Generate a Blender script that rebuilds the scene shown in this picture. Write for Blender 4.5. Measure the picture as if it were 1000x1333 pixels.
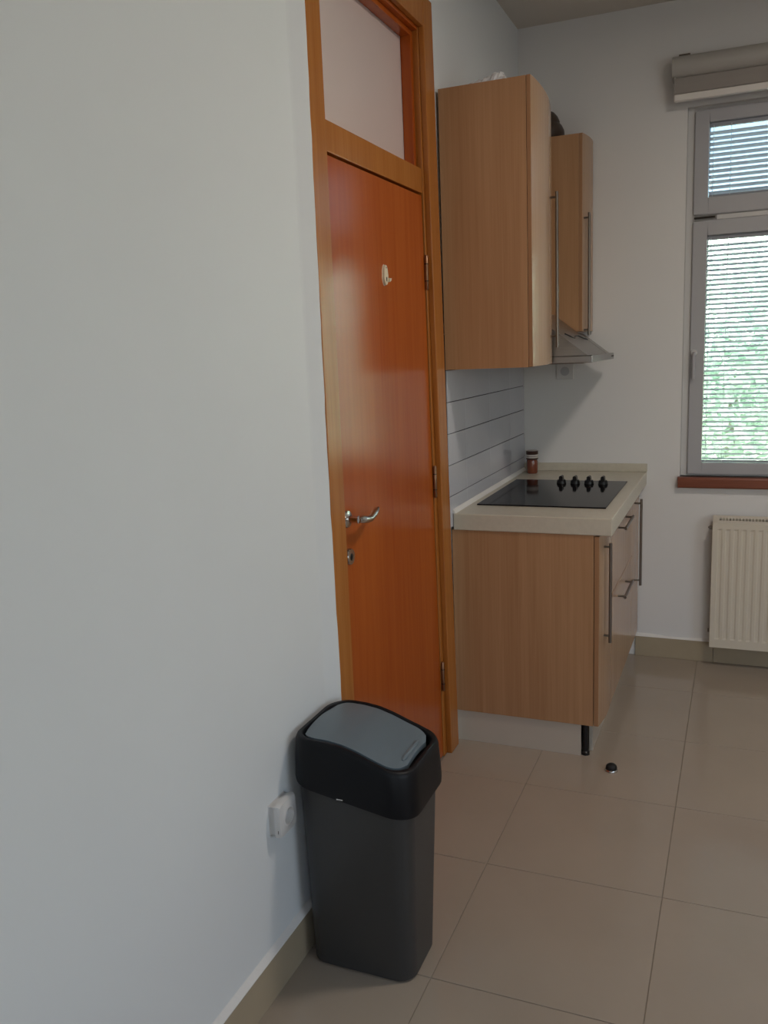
import bpy, bmesh, math, random
from mathutils import Vector, Matrix
C = bpy.context.scene.collection
S = bpy.context.scene
for o in list(bpy.data.objects):
    bpy.data.objects.remove(o)

# ------------------------------------------------------------------ camera
cam_d = bpy.data.cameras.new('camera')
cam = bpy.data.objects.new('camera', cam_d)
C.objects.link(cam)
RW = ((0.9239595, 0.38028177, -0.04104401),
      (0.03246105, -0.18488167, -0.98222454),
      (-0.38111037, 0.90620337, -0.18316752))      # right, down, forward in room axes
rx, ry, rz = Vector(RW[0]), -Vector(RW[1]), -Vector(RW[2])
M = Matrix((rx, ry, rz)).transposed().to_4x4()
M.translation = Vector((0.99, 0.0, 1.5))
cam.matrix_world = M
cam_d.sensor_fit = 'VERTICAL'
cam_d.sensor_height = 24.0
cam_d.lens = 24.0 * 1120.0 / 1333.0
cam_d.clip_start = 0.02
S.camera = cam

# ------------------------------------------------------------------ sky, lights, exposure
W = bpy.data.worlds.new('sky')
S.world = W
W.use_nodes = True
nt = W.node_tree
nt.nodes.clear()
wo = nt.nodes.new('ShaderNodeOutputWorld')
bgn = nt.nodes.new('ShaderNodeBackground')
sky = nt.nodes.new('ShaderNodeTexSky')
sky.sky_type = 'NISHITA'
sky.sun_disc = False
sky.sun_elevation = math.radians(42)
sky.sun_rotation = math.radians(200)
sky.air_density = 1.0
sky.dust_density = 2.0
bgn.inputs['Strength'].default_value = 0.6
nt.links.new(sky.outputs[0], bgn.inputs[0])
nt.links.new(bgn.outputs[0], wo.inputs[0])

def area(name, loc, rot, sx, sy, power, col, shape='RECTANGLE', portal=False):
    d = bpy.data.lights.new(name, 'AREA')
    d.shape = shape
    d.size = sx
    if shape in ('RECTANGLE', 'ELLIPSE'):
        d.size_y = sy
    d.energy = power
    d.color = col
    if portal:
        d.cycles.is_portal = True
    o = bpy.data.objects.new(name, d)
    C.objects.link(o)
    o.location = loc
    o.rotation_euler = rot
    return o
R90 = math.pi / 2
sun_d = bpy.data.lights.new('sun', 'SUN')
sun_d.energy = 105.0
sun_d.angle = 0.01
sun_d.color = (1.0, 0.95, 0.86)
sun = bpy.data.objects.new('sun', sun_d)
C.objects.link(sun)
sun.rotation_euler = (-math.radians(10), -math.radians(38), 0)   # high from the left, lights the garden
# daylight in the window of the opposite wall and in the glazed door behind the photographer
area('daylight_right', (3.66, 0.3, 1.55), (0, R90, 0), 1.4, 1.8, 24, (0.84, 0.945, 1.0))
area('daylight_back', (2.3, -2.26, 1.5), (-R90, 0, 0), 1.6, 2.0, 4, (0.80, 0.92, 1.0))
area('daylight_end', (1.28, 4.22, 1.66), (0, 0, 0), 1.0, 1.5, 0, (0.9, 0.97, 1.0), portal=True).rotation_euler = (-R90, 0, 0)
S.view_settings.view_transform = 'Standard'
S.view_settings.look = 'None'
S.view_settings.gamma = 1.0
S.view_settings.use_curve_mapping = False
S.view_settings.exposure = -0.64

# ------------------------------------------------------------------ materials
def mat(name, col, rough=0.5, metal=0.0, spec=0.5, noise=None, bump=None, coat=0.0, trans=0.0, ior=1.45):
    """noise=(scale_xyz, amount) varies the colour; bump=(scale, strength)"""
    m = bpy.data.materials.new(name)
    m.use_nodes = True
    n = m.node_tree
    b = n.nodes['Principled BSDF']
    b.inputs['Base Color'].default_value = (*col, 1)
    b.inputs['Roughness'].default_value = rough
    b.inputs['Metallic'].default_value = metal
    b.inputs['Specular IOR Level'].default_value = spec
    b.inputs['Coat Weight'].default_value = coat
    b.inputs['Coat Roughness'].default_value = 0.12
    b.inputs['Transmission Weight'].default_value = trans
    b.inputs['IOR'].default_value = ior
    tc = n.nodes.new('ShaderNodeTexCoord')
    if noise:
        sc, amt = noise
        mp = n.nodes.new('ShaderNodeMapping')
        mp.inputs['Scale'].default_value = sc
        nz = n.nodes.new('ShaderNodeTexNoise')
        nz.inputs['Scale'].default_value = 1.0
        nz.inputs['Detail'].default_value = 5.0
        nz.inputs['Roughness'].default_value = 0.6
        rp = n.nodes.new('ShaderNodeValToRGB')
        rp.color_ramp.elements[0].position = 0.3
        rp.color_ramp.elements[1].position = 0.7
        rp.color_ramp.elements[0].color = (*[c * (1 - amt) for c in col], 1)
        rp.color_ramp.elements[1].color = (*[min(1, c * (1 + amt * 0.7)) for c in col], 1)
        n.links.new(tc.outputs['Object'], mp.inputs[0])
        n.links.new(mp.outputs[0], nz.inputs['Vector'])
        n.links.new(nz.outputs['Fac'], rp.inputs[0])
        n.links.new(rp.outputs[0], b.inputs['Base Color'])
    if bump:
        nz2 = n.nodes.new('ShaderNodeTexNoise')
        nz2.inputs['Scale'].default_value = bump[0]
        nz2.inputs['Detail'].default_value = 3.0
        bp = n.nodes.new('ShaderNodeBump')
        bp.inputs['Strength'].default_value = bump[1]
        bp.inputs['Distance'].default_value = 0.01
        n.links.new(tc.outputs['Object'], nz2.inputs['Vector'])
        n.links.new(nz2.outputs['Fac'], bp.inputs['Height'])
        n.links.new(bp.outputs[0], b.inputs['Normal'])
    return m

def wood(name, col, dark, rough, stretch=(14, 14, 0.9), fine=(90, 90, 3), spec=0.5, coat=0.0):
    m = mat(name, col, rough, spec=spec, coat=coat)
    n = m.node_tree
    b = n.nodes['Principled BSDF']
    tc = n.nodes.new('ShaderNodeTexCoord')
    outs = []
    for sc, det in ((stretch, 3.0), (fine, 4.0)):
        mp = n.nodes.new('ShaderNodeMapping')
        mp.inputs['Scale'].default_value = sc
        nz = n.nodes.new('ShaderNodeTexNoise')
        nz.inputs['Scale'].default_value = 1.0
        nz.inputs['Detail'].default_value = det
        nz.inputs['Distortion'].default_value = 0.4
        n.links.new(tc.outputs['Object'], mp.inputs[0])
        n.links.new(mp.outputs[0], nz.inputs['Vector'])
        outs.append(nz.outputs['Fac'])
    mx = n.nodes.new('ShaderNodeMath')
    mx.operation = 'MULTIPLY_ADD'
    mx.inputs[1].default_value = 0.45
    n.links.new(outs[1], mx.inputs[0])
    sc = n.nodes.new('ShaderNodeMath')
    sc.operation = 'MULTIPLY'
    sc.inputs[1].default_value = 0.55
    n.links.new(outs[0], sc.inputs[0])
    n.links.new(sc.outputs[0], mx.inputs[2])
    rp = n.nodes.new('ShaderNodeValToRGB')
    rp.color_ramp.elements[0].position = 0.36
    rp.color_ramp.elements[1].position = 0.64
    rp.color_ramp.elements[0].color = (*dark, 1)
    rp.color_ramp.elements[1].color = (*col, 1)
    n.links.new(mx.outputs[0], rp.inputs[0])
    n.links.new(rp.outputs[0], b.inputs['Base Color'])
    return m

PLASTER = mat('painted_plaster', (0.74, 0.73, 0.72), 0.75, spec=0.2, noise=((1.3, 1.3, 1.3), 0.02), bump=(9, 0.08))
PLASTER_L = mat('painted_plaster_satin', (0.735, 0.758, 0.765), 0.6, spec=0.25, noise=((1.3, 1.3, 1.3), 0.02), bump=(6, 0.1))
CEIL = mat('ceiling_paint', (0.62, 0.58, 0.52), 0.85, spec=0.1)
TILE = mat('floor_tile_cream', (0.37, 0.312, 0.252), 0.13, spec=0.5, noise=((3, 3, 3), 0.04))
GROUT = mat('grout', (0.27, 0.23, 0.185), 0.9)
SKIRT = mat('skirting_tile_beige', (0.40, 0.33, 0.23), 0.25, noise=((5, 5, 5), 0.06))
CAULK = mat('white_filler', (0.76, 0.74, 0.71), 0.6, bump=(40, 0.3))
DOORW = wood('door_veneer', (0.44, 0.100, 0.013), (0.36, 0.068, 0.008), 0.2, stretch=(9, 7, 0.6), fine=(60, 55, 2.2))
FRAMEW = wood('frame_veneer', (0.44, 0.165, 0.034), (0.35, 0.115, 0.019), 0.24, stretch=(20, 20, 0.9), fine=(90, 90, 3))
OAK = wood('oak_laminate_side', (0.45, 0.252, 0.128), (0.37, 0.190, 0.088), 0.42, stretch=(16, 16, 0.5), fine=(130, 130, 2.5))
OAKF = wood('oak_laminate_front', (0.46, 0.29, 0.175), (0.40, 0.24, 0.138), 0.2, stretch=(14, 14, 0.5), fine=(120, 120, 2.5))  # greyer than the sides: gloss reflection put into the base colour
EDGE = wood('oak_edge_band', (0.38, 0.20, 0.10), (0.31, 0.155, 0.07), 0.4)
STONE = mat('worktop_cream', (0.56, 0.515, 0.42), 0.32, noise=((60, 60, 60), 0.05))
PLINTH = mat('plinth_cream', (0.52, 0.46, 0.38), 0.4)
GLASSB = mat('hob_black_glass', (0.007, 0.006, 0.007), 0.08, spec=0.09)
BLACK = mat('black_plastic', (0.006, 0.006, 0.007), 0.35)
BLACKM = mat('black_rubber', (0.008, 0.008, 0.008), 0.6)
STEEL = mat('brushed_steel', (0.36, 0.355, 0.35), 0.34, metal=1.0, noise=((4, 4, 200), 0.08))
CHROME = mat('polished_chrome', (0.62, 0.60, 0.58), 0.16, metal=1.0)
NICKEL = mat('handle_nickel', (0.22, 0.19, 0.165), 0.3, metal=1.0)
HINGE = mat('hinge_brass_brown', (0.30, 0.17, 0.10), 0.35, metal=1.0)
SPLASH = mat('glazed_white_tile', (0.52, 0.53, 0.57), 0.12, noise=((4, 4, 4), 0.03))
SPLASHG = mat('splash_grout_dark', (0.06, 0.05, 0.05), 0.9)
PVC = mat('window_profile_grey_shaded', (0.42, 0.42, 0.44), 0.35)  # grey darkened to carry the shade of the backlit sashes
PVCW = mat('window_profile_white', (0.58, 0.575, 0.57), 0.35)
SLATM = mat('blind_slat', (0.80, 0.82, 0.86), 0.4)
sn = SLATM.node_tree
tl = sn.nodes.new('ShaderNodeBsdfTranslucent')
tl.inputs[0].default_value = (0.82, 0.86, 0.90, 1)
ms = sn.nodes.new('ShaderNodeMixShader')
ms.inputs[0].default_value = 0.5                      # thin light plastic lets daylight through
sn.links.new(sn.nodes['Principled BSDF'].outputs[0], ms.inputs[1])
sn.links.new(tl.outputs[0], ms.inputs[2])
sn.links.new(ms.outputs[0], sn.nodes['Material Output'].inputs[0])
RAILM = mat('blind_rail', (0.30, 0.32, 0.36), 0.4)
SILLW = wood('sill_mahogany', (0.24, 0.075, 0.040), (0.16, 0.045, 0.022), 0.3, stretch=(1, 14, 14), fine=(3, 90, 90))
FABRIC = mat('roller_fabric_taupe', (0.33, 0.30, 0.275), 0.85, bump=(400, 0.2))
CASS = mat('cassette_taupe', (0.44, 0.42, 0.39), 0.45)
BARW = mat('roller_bar_white', (0.78, 0.74, 0.70), 0.4)
RADM = mat('radiator_enamel', (0.66, 0.60, 0.50), 0.3)
DARK = mat('dark_gap', (0.03, 0.025, 0.02), 0.9)
BINB = mat('bin_grey_plastic', (0.042, 0.041, 0.040), 0.38, bump=(300, 0.05))
BINC = mat('bin_black_collar', (0.0035, 0.0042, 0.0062), 0.45, spec=0.32)
BINL = mat('bin_blue_grey_lid', (0.135, 0.172, 0.198), 0.36, bump=(500, 0.06))
WHITEP = mat('white_plastic', (0.62, 0.61, 0.60), 0.3)
CREAMP = mat('cream_plastic', (0.72, 0.62, 0.45), 0.35)
FROST = mat('frosted_glass', (0.74, 0.62, 0.585), 0.30, trans=0.12)
POTM = mat('dark_brown_glaze', (0.060, 0.040, 0.028), 0.45)
BAGM = mat('crumpled_plastic', (0.62, 0.62, 0.63), 0.25)
JARB = mat('jar_brown', (0.20, 0.050, 0.022), 0.12, coat=0.6)
JARL = mat('jar_label', (0.66, 0.60, 0.55), 0.5)
JARD = mat('jar_lid_brown', (0.055, 0.020, 0.013), 0.3)
LEAF = mat('leaves', (0.70, 0.80, 0.74), 0.6, noise=((1.5, 1.5, 1.5), 0.2))
BARK = mat('bark', (0.46, 0.42, 0.36), 0.9)
GRASS = mat('grass_ground', (0.40, 0.45, 0.36), 0.9)
ln = LEAF.node_tree
lt = ln.nodes.new('ShaderNodeBsdfTranslucent')
lt.inputs[0].default_value = (0.68, 0.78, 0.74, 1)
lm = ln.nodes.new('ShaderNodeMixShader')
lm.inputs[0].default_value = 0.5
ln.links.new(ln.nodes['Principled BSDF'].outputs[0], lm.inputs[1])
ln.links.new(lt.outputs[0], lm.inputs[2])
ln.links.new(lm.outputs[0], ln.nodes['Material Output'].inputs[0])
LAMPW = mat('lamp_opal', (0.9, 0.9, 0.88), 0.4)

PANE = bpy.data.materials.new('clear_glass')
PANE.use_nodes = True
n = PANE.node_tree
n.nodes.clear()
po = n.nodes.new('ShaderNodeOutputMaterial')
mixn = n.nodes.new('ShaderNodeMixShader')
trn = n.nodes.new('ShaderNodeBsdfTransparent')
trn.inputs[0].default_value = (0.94, 0.97, 0.96, 1)
gln = n.nodes.new('ShaderNodeBsdfGlossy')
gln.inputs['Roughness'].default_value = 0.02
frn = n.nodes.new('ShaderNodeFresnel')
frn.inputs[0].default_value = 1.45
n.links.new(frn.outputs[0], mixn.inputs[0])
n.links.new(trn.outputs[0], mixn.inputs[1])
n.links.new(gln.outputs[0], mixn.inputs[2])
n.links.new(mixn.outputs[0], po.inputs[0])

# ------------------------------------------------------------------ mesh helpers (all in room coordinates)
ORG = {}
def worg(o):
    return ORG.get(o.name, Vector((0, 0, 0)))

def obj(name, bm, m, parent=None, smooth=False, bevel=0.0, seg=2, origin=None):
    if bevel:
        bmesh.ops.remove_doubles(bm, verts=bm.verts, dist=1e-6)
        es = [e for e in bm.edges if len(e.link_faces) == 2 and e.calc_face_angle(0) > 0.6]
        bmesh.ops.bevel(bm, geom=es, offset=bevel, segments=seg, profile=0.5, affect='EDGES', clamp_overlap=True)
    bmesh.ops.recalc_face_normals(bm, faces=bm.faces)
    if parent is not None:
        org = worg(parent)
    elif origin is not None:
        org = Vector(origin)
    else:
        xs = [v.co for v in bm.verts]
        org = Vector(((min(v.x for v in xs) + max(v.x for v in xs)) / 2,
                      (min(v.y for v in xs) + max(v.y for v in xs)) / 2,
                      min(v.z for v in xs)))
    bmesh.ops.translate(bm, verts=bm.verts, vec=-org)
    me = bpy.data.meshes.new(name)
    bm.to_mesh(me)
    bm.free()
    me.materials.append(m)
    if smooth:
        for p in me.polygons:
            p.use_smooth = True
        try:
            me.set_sharp_from_angle(angle=math.radians(40))
        except Exception:
            pass
    o = bpy.data.objects.new(name, me)
    C.objects.link(o)
    if parent is not None:
        o.parent = parent
        ORG[o.name] = org
    else:
        o.location = org
        ORG[o.name] = org
    return o

def tag(o, label, cat=None, group=None, kind=None):
    o['label'] = label
    if cat:
        o['category'] = cat
    if group:
        o['group'] = group
    if kind:
        o['kind'] = kind
    return o

def thing(name, loc, label, cat, group=None, kind=None):
    o = bpy.data.objects.new(name, None)
    C.objects.link(o)
    o.location = loc
    o.empty_display_size = 0.05
    ORG[o.name] = Vector(loc)
    return tag(o, label, cat, group, kind)

def B():
    return bmesh.new()

def box(bm, x0, x1, y0, y1, z0, z1):
    vs = [bm.verts.new(p) for p in ((x0, y0, z0), (x1, y0, z0), (x1, y1, z0), (x0, y1, z0),
                                    (x0, y0, z1), (x1, y0, z1), (x1, y1, z1), (x0, y1, z1))]
    for f in ((0, 3, 2, 1), (4, 5, 6, 7), (0, 1, 5, 4), (1, 2, 6, 5), (2, 3, 7, 6), (3, 0, 4, 7)):
        bm.faces.new([vs[i] for i in f])
    return bm

def bx(*a):
    return box(B(), *a)

def hexa(bm, pts):
    """8 points: bottom ring of 4, then top ring of 4"""
    vs = [bm.verts.new(p) for p in pts]
    for f in ((0, 3, 2, 1), (4, 5, 6, 7), (0, 1, 5, 4), (1, 2, 6, 5), (2, 3, 7, 6), (3, 0, 4, 7)):
        bm.faces.new([vs[i] for i in f])
    return bm

def extrude_poly(bm, pts, axis, a, b):
    """polygon pts (2-D) in the plane normal to axis, extruded from a to b"""
    def p3(p, t):
        return {'x': (t, p[0], p[1]), 'y': (p[0], t, p[1]), 'z': (p[0], p[1], t)}[axis]
    lo = [bm.verts.new(p3(p, a)) for p in pts]
    hi = [bm.verts.new(p3(p, b)) for p in pts]
    k = len(pts)
    bm.faces.new(lo)
    bm.faces.new(hi)
    for i in range(k):
        j = (i + 1) % k
        bm.faces.new((lo[i], lo[j], hi[j], hi[i]))
    return bm

def tube(bm, pts, r, seg=12, cap=True, radii=None, sq=1.0):
    pts = [Vector(p) for p in pts]
    rings = []
    nrm = None
    for i, p in enumerate(pts):
        t = (pts[min(i + 1, len(pts) - 1)] - pts[max(i - 1, 0)]).normalized()
        if nrm is None:
            ref = Vector((0, 0, 1)) if abs(t.z) < 0.9 else Vector((1, 0, 0))
            nrm = (ref - t * ref.dot(t)).normalized()
        else:
            nrm = (nrm - t * nrm.dot(t)).normalized()
        bi = t.cross(nrm)
        rr = radii[i] if radii else r
        rings.append([bm.verts.new(p + (nrm * math.cos(2 * math.pi * k / seg) * sq + bi * math.sin(2 * math.pi * k / seg)) * rr) for k in range(seg)])
    for a, b in zip(rings, rings[1:]):
        for k in range(seg):
            j = (k + 1) % seg
            bm.faces.new((a[k], a[j], b[j], b[k]))
    if cap:
        bm.faces.new(rings[0][::-1])
        bm.faces.new(rings[-1])
    return bm

def lathe(bm, prof, c, axis='z', seg=32, cap=True):
    """prof: (radius, height) pairs; axis is the lathe axis"""
    c = Vector(c)
    rings = []
    for r, h in prof:
        ring = []
        for k in range(seg):
            a = 2 * math.pi * k / seg
            u, v = r * math.cos(a), r * math.sin(a)
            d = {'z': Vector((u, v, h)), 'x': Vector((h, u, v)), 'y': Vector((u, h, v))}[axis]
            ring.append(bm.verts.new(c + d))
        rings.append(ring)
    for a, b in zip(rings, rings[1:]):
        for k in range(seg):
            j = (k + 1) % seg
            bm.faces.new((a[k], a[j], b[j], b[k]))
    if cap:
        bm.faces.new(rings[0][::-1])
        bm.faces.new(rings[-1])
    return bm

def copy_part(src, parent, loc):
    """copy of a one-mesh part, sharing its mesh"""
    c = src.copy()
    C.objects.link(c)
    c.parent = parent
    c.location = loc
    return c

# ================================================================== STRUCTURE
XR, YB, YE, ZC = 3.6, -2.2, 4.14, 2.90
def struct(name, bm, m, label, cat, parent=None, **k):
    o = obj(name, bm, m, parent, origin=(0, 0, 0) if parent is None else None, **k)
    if parent is None:
        tag(o, label, cat, kind='structure')
    return o

# floor: grout bed and single tiles
floor = struct('floor', bx(-0.12, XR + .12, YB - .12, YE + .2, -0.12, -0.0025), GROUT,
               'floor of large cream polished tiles with thin grout joints', 'floor')
TX, TY, X0, Y0 = 0.495, 0.5, 0.335, 2.23
tile_cache = {}
def cuts(o, st, lo, hi):
    k0 = math.floor((lo - o) / st)
    c = [lo]
    k = k0 + 1
    while o + k * st < hi - 0.01:
        if o + k * st > lo + 0.01:
            c.append(o + k * st)
        k += 1
    return c + [hi]
g = 0.0011
xs, ys = cuts(X0, TX, 0.0, XR), cuts(Y0, TY, YB, YE)
for a, b in zip(xs, xs[1:]):
    for c, d in zip(ys, ys[1:]):
        w, h = round(b - a, 3), round(d - c, 3)
        if (w, h) not in tile_cache:
            bm = bx(-w / 2 + g, w / 2 - g, -h / 2 + g, h / 2 - g, -0.010, 0)
            t = obj('tile', bm, TILE, floor, bevel=0.0007, seg=1)
            tile_cache[(w, h)] = t
        else:
            t = tile_cache[(w, h)].copy()
            C.objects.link(t)
            t.parent = floor
        t.location = ((a + b) / 2, (c + d) / 2, 0)

# right door-frame edge leans a little: y grows towards the floor
def yo(z):
    return 2.957 - 0.030 * z
def yi(z):
    return yo(z) - 0.087

wl = B()
box(wl, -0.14, 0, YB - .12, 2.0, 0, ZC)
hexa(wl, [(-0.14, 2.0, 2.53), (0, 2.0, 2.53), (0, YE + .2, 2.53), (-0.14, YE + .2, 2.53),
          (-0.14, 2.0, ZC), (0, 2.0, ZC), (0, YE + .2, ZC), (-0.14, YE + .2, ZC)])
hexa(wl, [(-0.14, 2.915, 0), (0, 2.915, 0), (0, YE + .2, 0), (-0.14, YE + .2, 0),
          (-0.14, 2.845, 2.53), (0, 2.845, 2.53), (0, YE + .2, 2.53), (-0.14, YE + .2, 2.53)])
wall_left = struct('wall_left', wl, PLASTER_L, 'white painted left wall that holds the orange wooden door', 'wall')

# rough plaster edge along the left door frame
rnd = random.Random(4)
pl = B()
prev = None
for k in range(61):
    z = 0.0 + k * 2.62 / 60
    e = 1.957 + 0.004 * math.sin(z * 3.1 + .6) + rnd.uniform(-.0018, .0018)
    ring = [pl.verts.new(p) for p in ((0.0, 1.90, z), (0.002, 1.915, z), (0.0195, e - .012, z), (0.021, e - .003, z), (0.019, e, z), (0.0, e, z))]
    if prev:
        for i in range(6):
            j = (i + 1) % 6
            pl.faces.new((prev[i], prev[j], ring[j], ring[i]))
    else:
        pl.faces.new(ring[::-1])
    prev = ring
pl.faces.new(prev)
obj('plaster_edge', pl, PLASTER_L, wall_left, smooth=True)

# end wall with window opening
WX0, WX1, WZ0, WZ1 = 0.733, 1.83, 0.88, 2.47
we = B()
box(we, -0.14, WX0, YE, YE + .22, 0, ZC)
box(we, WX1, XR + .14, YE, YE + .22, 0, ZC)
box(we, WX0, WX1, YE, YE + .22, 0, WZ0)
box(we, WX0, WX1, YE, YE + .22, WZ1, ZC)
wall_end = struct('wall_end', we, PLASTER, 'off-white end wall with the window and radiator', 'wall')
# right wall with window opening (out of view), back wall with glazed door opening (out of view)
wr = B()
box(wr, XR, XR + .14, YB - .12, -0.6, 0, ZC)
box(wr, XR, XR + .14, 1.2, YE + .2, 0, ZC)
box(wr, XR, XR + .14, -0.6, 1.2, 0, 0.85)
box(wr, XR, XR + .14, -0.6, 1.2, 2.25, ZC)
struct('wall_right', wr, PLASTER, 'white wall opposite the wooden door, outside the picture', 'wall')
wb = B()
box(wb, -0.14, 1.5, YB - .14, YB, 0, ZC)
box(wb, 3.1, XR + .14, YB - .14, YB, 0, ZC)
box(wb, 1.5, 3.1, YB - .14, YB, 0, 0.5)
box(wb, 1.5, 3.1, YB - .14, YB, 2.5, ZC)
struct('wall_back', wb, PLASTER, 'white wall behind the photographer, outside the picture', 'wall')
struct('ceiling', bx(-0.14, XR + .14, YB - .14, YE + .22, ZC, ZC + .12), CEIL, 'plain warm white ceiling above the kitchen corner', 'ceiling')
# unseen box added behind the door to keep light from leaking in
hb = B()
box(hb, -1.3, -1.2, 1.2, 3.6, 0, 2.9)
box(hb, -1.3, -0.14, 1.1, 1.2, 0, 2.9)
box(hb, -1.3, -0.14, 3.6, 3.7, 0, 2.9)
box(hb, -1.3, -0.14, 1.1, 3.7, 2.9, 3.0)
box(hb, -1.3, -0.14, 1.1, 3.7, -0.1, 0)
struct('hall_light_block', hb, PLASTER, 'unseen enclosure added behind the wooden door to block stray light', 'wall')

# skirting: single tiles and a bead of filler
sk = thing('baseboard_left', (0, 0, 0), 'beige tile skirting along the left wall beside the bin', 'baseboard', kind='structure')
ysk = cuts(2.23 - 0.4, 0.5, YB, 1.952)
sk_cache = {}
for c, d in zip(ysk, ysk[1:]):
    L = round(d - c, 3)
    if L not in sk_cache:
        sk_cache[L] = obj('tile', bx(0.0, 0.011, -L / 2 + .0008, L / 2 - .0008, 0, 0.108), SKIRT, sk, bevel=0.001, seg=1)
        t = sk_cache[L]
    else:
        t = copy_part(sk_cache[L], sk, (0, 0, 0))
    t.location = (0, (c + d) / 2, 0)
bm = B()
extrude_poly(bm, [(0, 0.108), (0.0118, 0.108), (0.0125, 0.111), (0.008, 0.115), (0.002, 0.121), (0, 0.125)], 'y', YB, 1.92)
obj('filler_bead', bm, CAULK, sk, smooth=True)
se = thing('baseboard_end', (0, YE, 0), 'beige tile skirting below the radiator on the end wall', 'baseboard', kind='structure')
xsk = cuts(0.40, 0.5, 0.545, XR)
for k, (c, d) in enumerate(zip(xsk, xsk[1:])):
    obj('tile', bx(c + .0008, d - .0008, YE - .011, YE, 0, 0.098), SKIRT, se, bevel=0.001, seg=1)
bm = B()
rnd = random.Random(2)
prev = None
for k in range(40):
    x = 0.545 + k * (XR - 0.545) / 39
    hgt = 0.108 + rnd.uniform(-.004, .004)
    ring = [bm.verts.new(p) for p in ((x, YE, 0.098), (x, YE - .012, 0.098), (x, YE - .009, 0.102), (x, YE, hgt))]
    if prev:
        for i in range(4):
            j = (i + 1) % 4
            bm.faces.new((prev[i], prev[j], ring[j], ring[i]))
    prev = ring
obj('filler_bead', bm, CAULK, se, smooth=True)

# ================================================================== DOOR
door = thing('door_1', (0, 2.05, 0), 'orange brown veneered door with transom window, chrome lever and wooden frame', 'door', kind='structure')
FX = 0.02
# architraves
obj('architrave', bx(0.0, FX, 1.957, 2.041, 0, 2.60), FRAMEW, door, bevel=0.003)
bm = hexa(B(), [(0, yi(0), 0), (FX, yi(0), 0), (FX, yo(0), 0), (0, yo(0), 0),
                (0, yi(2.6), 2.6), (FX, yi(2.6), 2.6), (FX, yo(2.6), 2.6), (0, yo(2.6), 2.6)])
obj('architrave', bm, FRAMEW, door, bevel=0.003)
obj('architrave', bx(0.0, FX - .001, 2.041, yi(2.5) , 2.505, 2.598), FRAMEW, door, bevel=0.003)
# jambs and head
obj('jamb', bx(-0.14, 0.0, 2.003, 2.047, 0, 2.525), FRAMEW, door, bevel=0.002)
J = 0.030                                    # jamb strip in sight beside the leaf
bm = hexa(B(), [(-0.14, yi(0) - J, 0), (0, yi(0) - J, 0), (0, yi(0) + .04, 0), (-0.14, yi(0) + .04, 0),
                (-0.14, yi(2.5) - .006, 2.525), (0, yi(2.5) - .006, 2.525), (0, yi(2.5) + .04, 2.525), (-0.14, yi(2.5) + .04, 2.525)])
obj('jamb', bm, FRAMEW, door, bevel=0.002)
obj('head_jamb', bx(-0.14, 0.0, 2.047, yi(2.5) - .006, 2.495, 2.525), DOORW, door, bevel=0.002)
# transom bar, stops, pane
obj('transom_bar', bx(-0.10, -0.001, 2.0475, yi(2.03) - .016, 2.003, 2.080), FRAMEW, door, bevel=0.002)
sb = B()
box(sb, -0.052, -0.018, 2.047, 2.060, 2.08, 2.495)
box(sb, -0.052, -0.018, yi(2.3) - .030, yi(2.3) - .010, 2.08, 2.495)
box(sb, -0.052, -0.018, 2.06, yi(2.3) - .030, 2.478, 2.495)
obj('glazing_stop', sb, DOORW, door, bevel=0.0015)
obj('transom_pane', bx(-0.060, -0.053, 2.048, yi(2.3) - .012, 2.075, 2.495), FROST, door)
tag(door.children[-1], 'milky frosted glass pane above the door')
# leaf
LT = 1.996
bm = hexa(B(), [(-0.042, 2.050, 0.006), (-0.003, 2.050, 0.006), (-0.003, yi(0) - J - .003, 0.006), (-0.042, yi(0) - J - .003, 0.006),
                (-0.042, 2.050, LT), (-0.003, 2.050, LT), (-0.003, yi(LT) - J + .008, LT), (-0.042, yi(LT) - J + .008, LT)])
obj('door_leaf', bm, DOORW, door, bevel=0.002)
leaf = door.children[-1]
# lever handle
hz, hy = 1.055, 2.085
h = obj('lever_rose', lathe(B(), [(0.025, -0.003), (0.025, 0.003), (0.0225, 0.008), (0.012, 0.010), (0.0095, 0.012), (0.0095, 0.032), (0.011, 0.038)], (0, hy, hz), 'x'), CHROME, door, smooth=True)
lev = [(0.040, hy - .006, hz), (0.044, hy + .010, hz - .001), (0.046, hy + .035, hz - .006), (0.045, hy + .065, hz - .009),
       (0.043, hy + .095, hz - .002), (0.040, hy + .120, hz + .005), (0.038, hy + .140, hz + .008)]
obj('lever', tube(B(), lev, 0.009, 16, radii=[.008, .0115, .0105, .0095, .010, .0085, .003]), CHROME, h, smooth=True)
kz, ky = 0.948, 2.092
e = obj('key_escutcheon', lathe(B(), [(0.024, -0.003), (0.024, 0.003), (0.0215, 0.008), (0.010, 0.0085), (0.010, 0.006)], (0, ky, kz), 'x'), CHROME, door, smooth=True)
bm = B()
lathe(bm, [(0.0045, 0.0062), (0.0045, 0.0092)], (0, ky, kz + .004), 'x', 16)
box(bm, 0.0062, 0.0092, ky - .0025, ky + .0025, kz - .011, kz + .002)
obj('keyhole', bm, DARK, e)
# hinges
for zc in (1.752, 1.045, 0.318):
    y = yi(zc) - J + .006
    bm = B()
    lathe(bm, [(0.004, -0.056), (0.0062, -0.053), (0.0062, 0.053), (0.004, 0.056)], (0.005, y, zc), 'z', 14)
    hg = obj('hinge', bm, HINGE, door, smooth=True)
    bm = B()
    lathe(bm, [(0.0068, -0.029), (0.0068, -0.026)], (0.005, y, zc), 'z', 14)
    lathe(bm, [(0.0068, 0.026), (0.0068, 0.029)], (0.005, y, zc), 'z', 14)
    obj('hinge_ring', bm, DARK, hg)
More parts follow.
